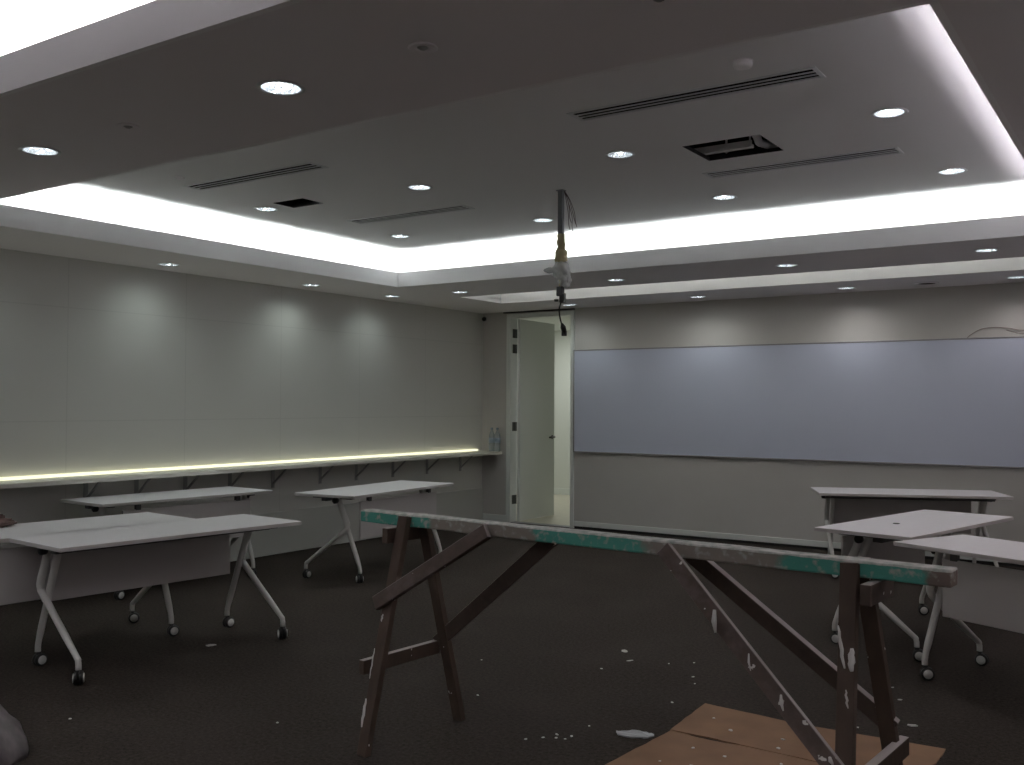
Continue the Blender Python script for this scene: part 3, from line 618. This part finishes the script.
make_table('white table at the right picture edge with its pale front panel facing us', -0.455, 5.56, -25.5, -1, -0.22, (R(20), R(48), R(40), R(30)), px=(-0.52, 0.575))
# grommet on the middle right table
t = thing('cable_grommet', 'small grey grommet set in the middle right table top', 'grommet', (-1.45, 6.46, TZ))
q = MB(); q.lathe([(0, 0.0), (0.016, 0.0), (0.020, 0.0005), (0.021, 0.003), (0.018, 0.004), (0.014, 0.002), (0, 0.002)], 20); q.build('rim', 'rail', t)

# rag on the left table
q = MB(); q.blob(0.115, 0.08, 0.036, (0, 0, 0.0), 4.4, 0.6, 2.3, 4, flat=-0.022); q.blob(0.05, 0.045, 0.035, (0.02, 0.01, 0.012), 7.4, 0.6, 2.3, 4, flat=-0.04); q.blob(0.09, 0.03, 0.02, (0.05, -0.04, -0.002), 1.4, 0.5, 2.3, 3, flat=-0.018)
o = q.build('rag', 'rag'); o.location = (-5.80, 3.09, TZ + 0.0245); o.rotation_euler = (0, 0, R(35)); tag(o, 'crumpled brown grey rag lying on the left table', 'rag')

# ------------------------------------------------------------------ paint-splashed trestle
t = thing('sawhorse', 'tall wooden painter trestle with worn teal beam across the foreground', 'sawhorse', (-1.83, 3.28, 0), R(-4.28))
q = MB(); q.box(-1.258, 1.285, -0.037, 0.037, 0.921, 0.975, 0.006)
bmesh.ops.subdivide_edges(q.bm, edges=[e for e in q.bm.edges if e.calc_length() > 1.5], cuts=40)
for v in q.bm.verts:
    n_ = noise.noise_vector(v.co * 5.0); v.co += Vector((0, n_.y * 0.003, n_.z * 0.003)); v.co.z -= 0.003 * math.cos(v.co.x * 1.1)
bm_o = q.build('top_beam', 'beam', t); bm_o['label'] = 'worn teal beam with plaster dust on top'
YT, YFt, ZT = 0.055, 0.30, 0.965
def yleg(z, off=0.0): return YFt - (YFt - YT) * z / ZT + off
for x in (-0.955, 1.005):
    for sd in (-1, 1):
        q = MB(); xb = x + (0.045 if x > 0 else 0.01); xt = x - (0.015 if x > 0 else 0.0); q.bar((xb, sd * yleg(-0.0), 0.0), (xt, sd * yleg(0.967), 0.967), 0.054, 0.032, up=(1, 0, 0), bevel=0.003)
        for v in q.bm.verts: 
            if v.co.z < 0.004: v.co.z = 0.0
        lg = q.build('leg', 'wood', t)
        # paint runs on the leg that faces the room
        if sd == -1:
            runs = [((-0.03, 0.78), (0.0, 0.66), 0.006), ((0.018, 0.72), (0.022, 0.655), 0.011), ((0.01, 0.60), (0.02, 0.55), 0.004)] if x > 0 else [((-0.022, 0.42), (-0.02, 0.30), 0.004), ((-0.018, 0.22), (-0.015, 0.11), 0.008), ((-0.01, 0.56), (-0.012, 0.53), 0.005)]
            for (xa, za), (xb_, zb), w in runs:
                q = MB(); n = 7; pts = []
                for k in range(n + 1):
                    f = k / n; z = za + (zb - za) * f; pts.append(Vector((x + xa + (xb_ - xa) * f + 0.002 * math.sin(k * 2.1), -yleg(z, 0.0172), z)))
                q.tube(pts, [w * (0.25 + 0.75 * math.sin(PI * (0.1 + 0.8 * k / n))) * 1.0 for k in range(n + 1)], 8)
                for v in q.bm.verts:
                    yb = -yleg(v.co.z, 0.0172); v.co.y = yb + (v.co.y - yb) * 0.25
                o = q.build('paint_run', 'chip', lg); o['label'] = 'dried white paint run'
# spreaders and stretchers
q = MB(); q.bar((-1.004, -0.13, 0.885), (-1.004, 0.085, 0.885), 0.065, 0.032); q.build('spreader', 'wood', t)
q = MB(); q.bar((1.055, -0.105, 0.880), (1.055, 0.12, 0.880), 0.065, 0.034); q.build('spreader', 'woodgrey', t)
q = MB(); q.bar((-1.004, -yleg(.35, .05), 0.345), (-1.004, yleg(.35, .0), 0.345), 0.06, 0.03); q.build('stretcher', 'wood', t)
q = MB(); q.bar((1.055, -yleg(.36, .04), 0.325), (1.055, yleg(.36, .07), 0.325), 0.06, 0.032); q.build('stretcher', 'wood', t)
def brace(xa, za, xb, zb, sd, m, off=0.034, th=0.026, w=0.062, top_y=None):
    ya = (YT + 0.014 if top_y is None else top_y) * sd
    q = MB(); A = Vector((xa, ya, za)); B_ = Vector((xb, sd * yleg(zb, off), zb)); nrm = Vector((0, sd * 1.0, 0.254)); tt = (B_ - A).normalized(); up = nrm.cross(tt).normalized()
    q.bar(A, B_, w, th, up=up, bevel=0.003)
    return q.build('brace', m, t)
brace(-0.475, 0.945, -1.005, 0.60, -1, 'woodgrey', 0.032)
brace(0.335, 0.952, 1.13, 0.275, -1, 'woodgrey', 0.032, w=0.057)
brace(-0.235, 0.925, -1.0, 0.365, 1, 'wooddark', 0.004, top_y=0.052)
brace(0.375, 0.925, 1.045, 0.40, 1, 'wooddark', 0.004, top_y=0.052)
# blobs of dried filler on the near right brace
for f, L_, w in ((0.30, 0.07, 0.010), (0.47, 0.05, 0.004), (0.62, 0.045, 0.006), (0.83, 0.02, 0.007)):
    xx = 0.335 + f * 0.795; zz = 0.965 - f * 0.685 + 0.02; q = MB()
    q.tube([(xx, -yleg(zz, 0.052), zz), (xx + 0.003, -yleg(zz - L_ * .5, 0.053), zz - L_ * 0.5), (xx + 0.012, -yleg(zz - L_, 0.05), zz - L_)], [w * 0.6, w, w * 0.4], 8)
    for v in q.bm.verts: v.co.y = -yleg(v.co.z, 0.048) + (v.co.y + yleg(v.co.z, 0.048)) * 0.35
    o = q.build('filler_smear', 'chip', t); o['label'] = 'dried white filler smear'

# ------------------------------------------------------------------ cardboard, scraps and chips on the carpet
def ragged(pts, n=9, a=0.004):
    out = []
    for i in range(len(pts)):
        p = Vector((*pts[i], 0)); r = Vector((*pts[(i + 1) % len(pts)], 0)); d_ = (r - p); nr = Vector((-d_.y, d_.x, 0)).normalized()
        for k in range(n):
            f = k / n; q_ = p + d_ * f
            if k: q_ += nr * random.uniform(-a, a)
            out.append((q_.x, q_.y))
    return out
t = thing('cardboard_sheet', 'flattened brown cardboard on the carpet beneath the right trestle braces', 'cardboard', (0, 0, 0))
q = MB(); q.prism(ragged([(-1.905, 4.515), (-1.88, 4.062), (-1.70, 4.066), (-1.55, 4.055), (-0.90, 4.03), (-0.815, 4.30), (-0.815, 4.505), (-1.42, 4.47)], 7, 0.003), 0.0015, 0.007); q.build('flap', 'card', t)
q = MB(); q.prism(ragged([(-1.875, 4.057), (-1.915, 3.53), (-1.90, 2.75), (-1.22, 2.72), (-1.2, 3.1), (-0.90, 3.3), (-0.88, 4.024), (-1.55, 4.049), (-1.68, 4.036)], 7, 0.003), 0.001, 0.006); q.build('flap', 'card', t)

q = MB(); n = 14; out = [(0.085 * (1 + .12 * math.sin(k * 2.3)) * math.cos(2 * PI * k / n), 0.045 * (1 + .15 * math.cos(k * 3.1)) * math.sin(2 * PI * k / n)) for k in range(n)]
q.prism(out, 0.0, 0.004); bmesh.ops.subdivide_edges(q.bm, edges=q.bm.edges[:], cuts=2)
for v in q.bm.verts: v.co.z += 0.010 * abs(noise.noise(v.co * 30))
o = q.build('plastic_scrap', 'scrap'); o.location = (-1.985, 3.92, 0.001); o.rotation_euler = (0, 0, R(20)); tag(o, 'torn scrap of pale plastic beside the cardboard edge', 'scrap')

def chip(x, y, r, z, label, grp, k, long=1.0):
    q = MB(); n = 7; out = [(r * long * random.uniform(.6, 1.1) * math.cos(2 * PI * i / n), r * random.uniform(.6, 1.1) * math.sin(2 * PI * i / n)) for i in range(n)]
    q.prism(out, 0, r * 0.3)
    for v in q.bm.verts: v.co.z += 0.25 * r * noise.noise(v.co * 40 + Vector((k, 0, 0))) if v.co.z > 0 else 0
    o = q.build('paint_chip', 'chip'); o.location = (x, y, z); o.rotation_euler = (0, 0, random.uniform(0, 6.28)); tag(o, label, 'paint chip', grp); return o
chip(-2.70, 5.20, 0.020, 0.001, 'largest white chip lying on the open carpet behind the trestle', None, 1, 1.3)
chip(-2.58, 5.03, 0.009, 0.001, 'thin curled white sliver just in front of the largest chip', None, 2, 2.6)
o = chip(-1.0, 4.76, 0.013, 0.001, 'long white sliver on the carpet beyond the right trestle legs', None, 3, 2.6); o.rotation_euler = (0, 0, R(20))
chip(-4.80, 3.89, 0.016, 0.001, 'flat pale chip on the carpet under the front left table', None, 4, 2.2)
CARPET = [(-3.28, 4.56), (-2.63, 4.79), (-2.25, 3.69), (-2.21, 3.70), (-2.27, 3.73), (-2.205, 3.745), (-2.30, 3.66), (-2.26, 5.20), (-2.09, 4.815), (-2.15, 4.93), (-4.22, 2.63), (-3.40, 3.135), (-1.22, 5.34), (-1.14, 5.14), (-1.2, 4.59), (-2.21, 3.91), (-2.37, 5.10), (-2.05, 4.45), (-2.9, 4.0), (-2.35, 3.60)]
for k, (x, y) in enumerate(CARPET): chip(x, y, random.uniform(0.005, 0.009), 0.001, 'small white paint chip scattered on the dark carpet', 'paint chips on the carpet', k, random.choice((1, 1, 1.5)))
CARDC = [(-1.65, 4.20), (-1.42, 4.22), (-1.40, 4.10), (-1.55, 3.88), (-1.30, 3.86), (-1.22, 3.90), (-1.15, 3.84), (-1.62, 3.7), (-1.70, 3.9), (-1.75, 3.68), (-1.45, 3.65), (-1.28, 3.7), (-1.08, 3.95), (-1.78, 4.32), (-1.0, 4.2), (-1.33, 3.93)]
for k, (x, y) in enumerate(CARDC): chip(x, y, random.uniform(0.006, 0.014), 0.0075 if y > 4.05 else 0.0065, 'small pale paint chip scattered on the brown cardboard', 'paint chips on the cardboard', k + 50)

# dusty sack at the left bottom edge
q = MB(); q.blob(0.35, 0.35, 0.27, (0, 0, 0.0), 2.2, 0.10, 1.2, 5, flat=0.0); q.blob(0.05, 0.05, 0.05, (0.13, 0.10, 0.222), 6.3, 0.4, 1.5, 4)
o = q.build('plastic_sack', 'sack'); o.location = (-4.185, 2.0, 0.0); tag(o, 'dusty grey plastic sack at the bottom left corner of the picture', 'sack')

# ------------------------------------------------------------------ corridor lamp, world, camera
l = bpy.data.lights.new('corridor_lamp', 'AREA'); l.energy = 14; l.shape = 'RECTANGLE'; l.size = 1.2; l.size_y = 0.6; l.color = (0.97, 1.0, 0.95)
ob = bpy.data.objects.new('corridor_lamp', l); C.objects.link(ob); ob.location = (-7.6, 12.5, 2.64)

w = bpy.data.worlds.new('dark'); bpy.context.scene.world = w; w.use_nodes = True
w.node_tree.nodes['Background'].inputs['Color'].default_value = (0, 0, 0, 1)

F, YAW, PITCH, ROLL, CAMH = 980.238, 0.594106132, 0.0217419728, 0.00497293, 1.46
cy, sy = math.cos(YAW), math.sin(YAW); cp, sp = math.cos(PITCH), math.sin(PITCH)
fw = Vector((-sy * cp, cy * cp, sp)); rt = Vector((cy, sy, 0)); up = rt.cross(fw)
c, s = math.cos(ROLL), math.sin(ROLL); r2 = rt * c + up * s; u2 = up * c - rt * s
cd = bpy.data.cameras.new('camera'); cam = bpy.data.objects.new('camera', cd); C.objects.link(cam)
cd.sensor_fit = 'HORIZONTAL'; cd.sensor_width = 36.0; cd.lens = F / 1024 * 36; cd.clip_start = 0.02; cd.clip_end = 100
m4 = Matrix((r2, u2, -fw)).transposed().to_4x4(); m4.translation = (0, 0, CAMH); cam.matrix_world = m4
sc = bpy.context.scene; sc.camera = cam
sc.view_settings.view_transform = 'Standard'; sc.view_settings.look = 'None'; sc.view_settings.gamma = 1; sc.view_settings.exposure = 0.35
sc.view_settings.use_curve_mapping = False
sc.cycles.use_denoising = True; sc.cycles.max_bounces = 8; sc.cycles.diffuse_bounces = 5; sc.cycles.sample_clamp_indirect = 4
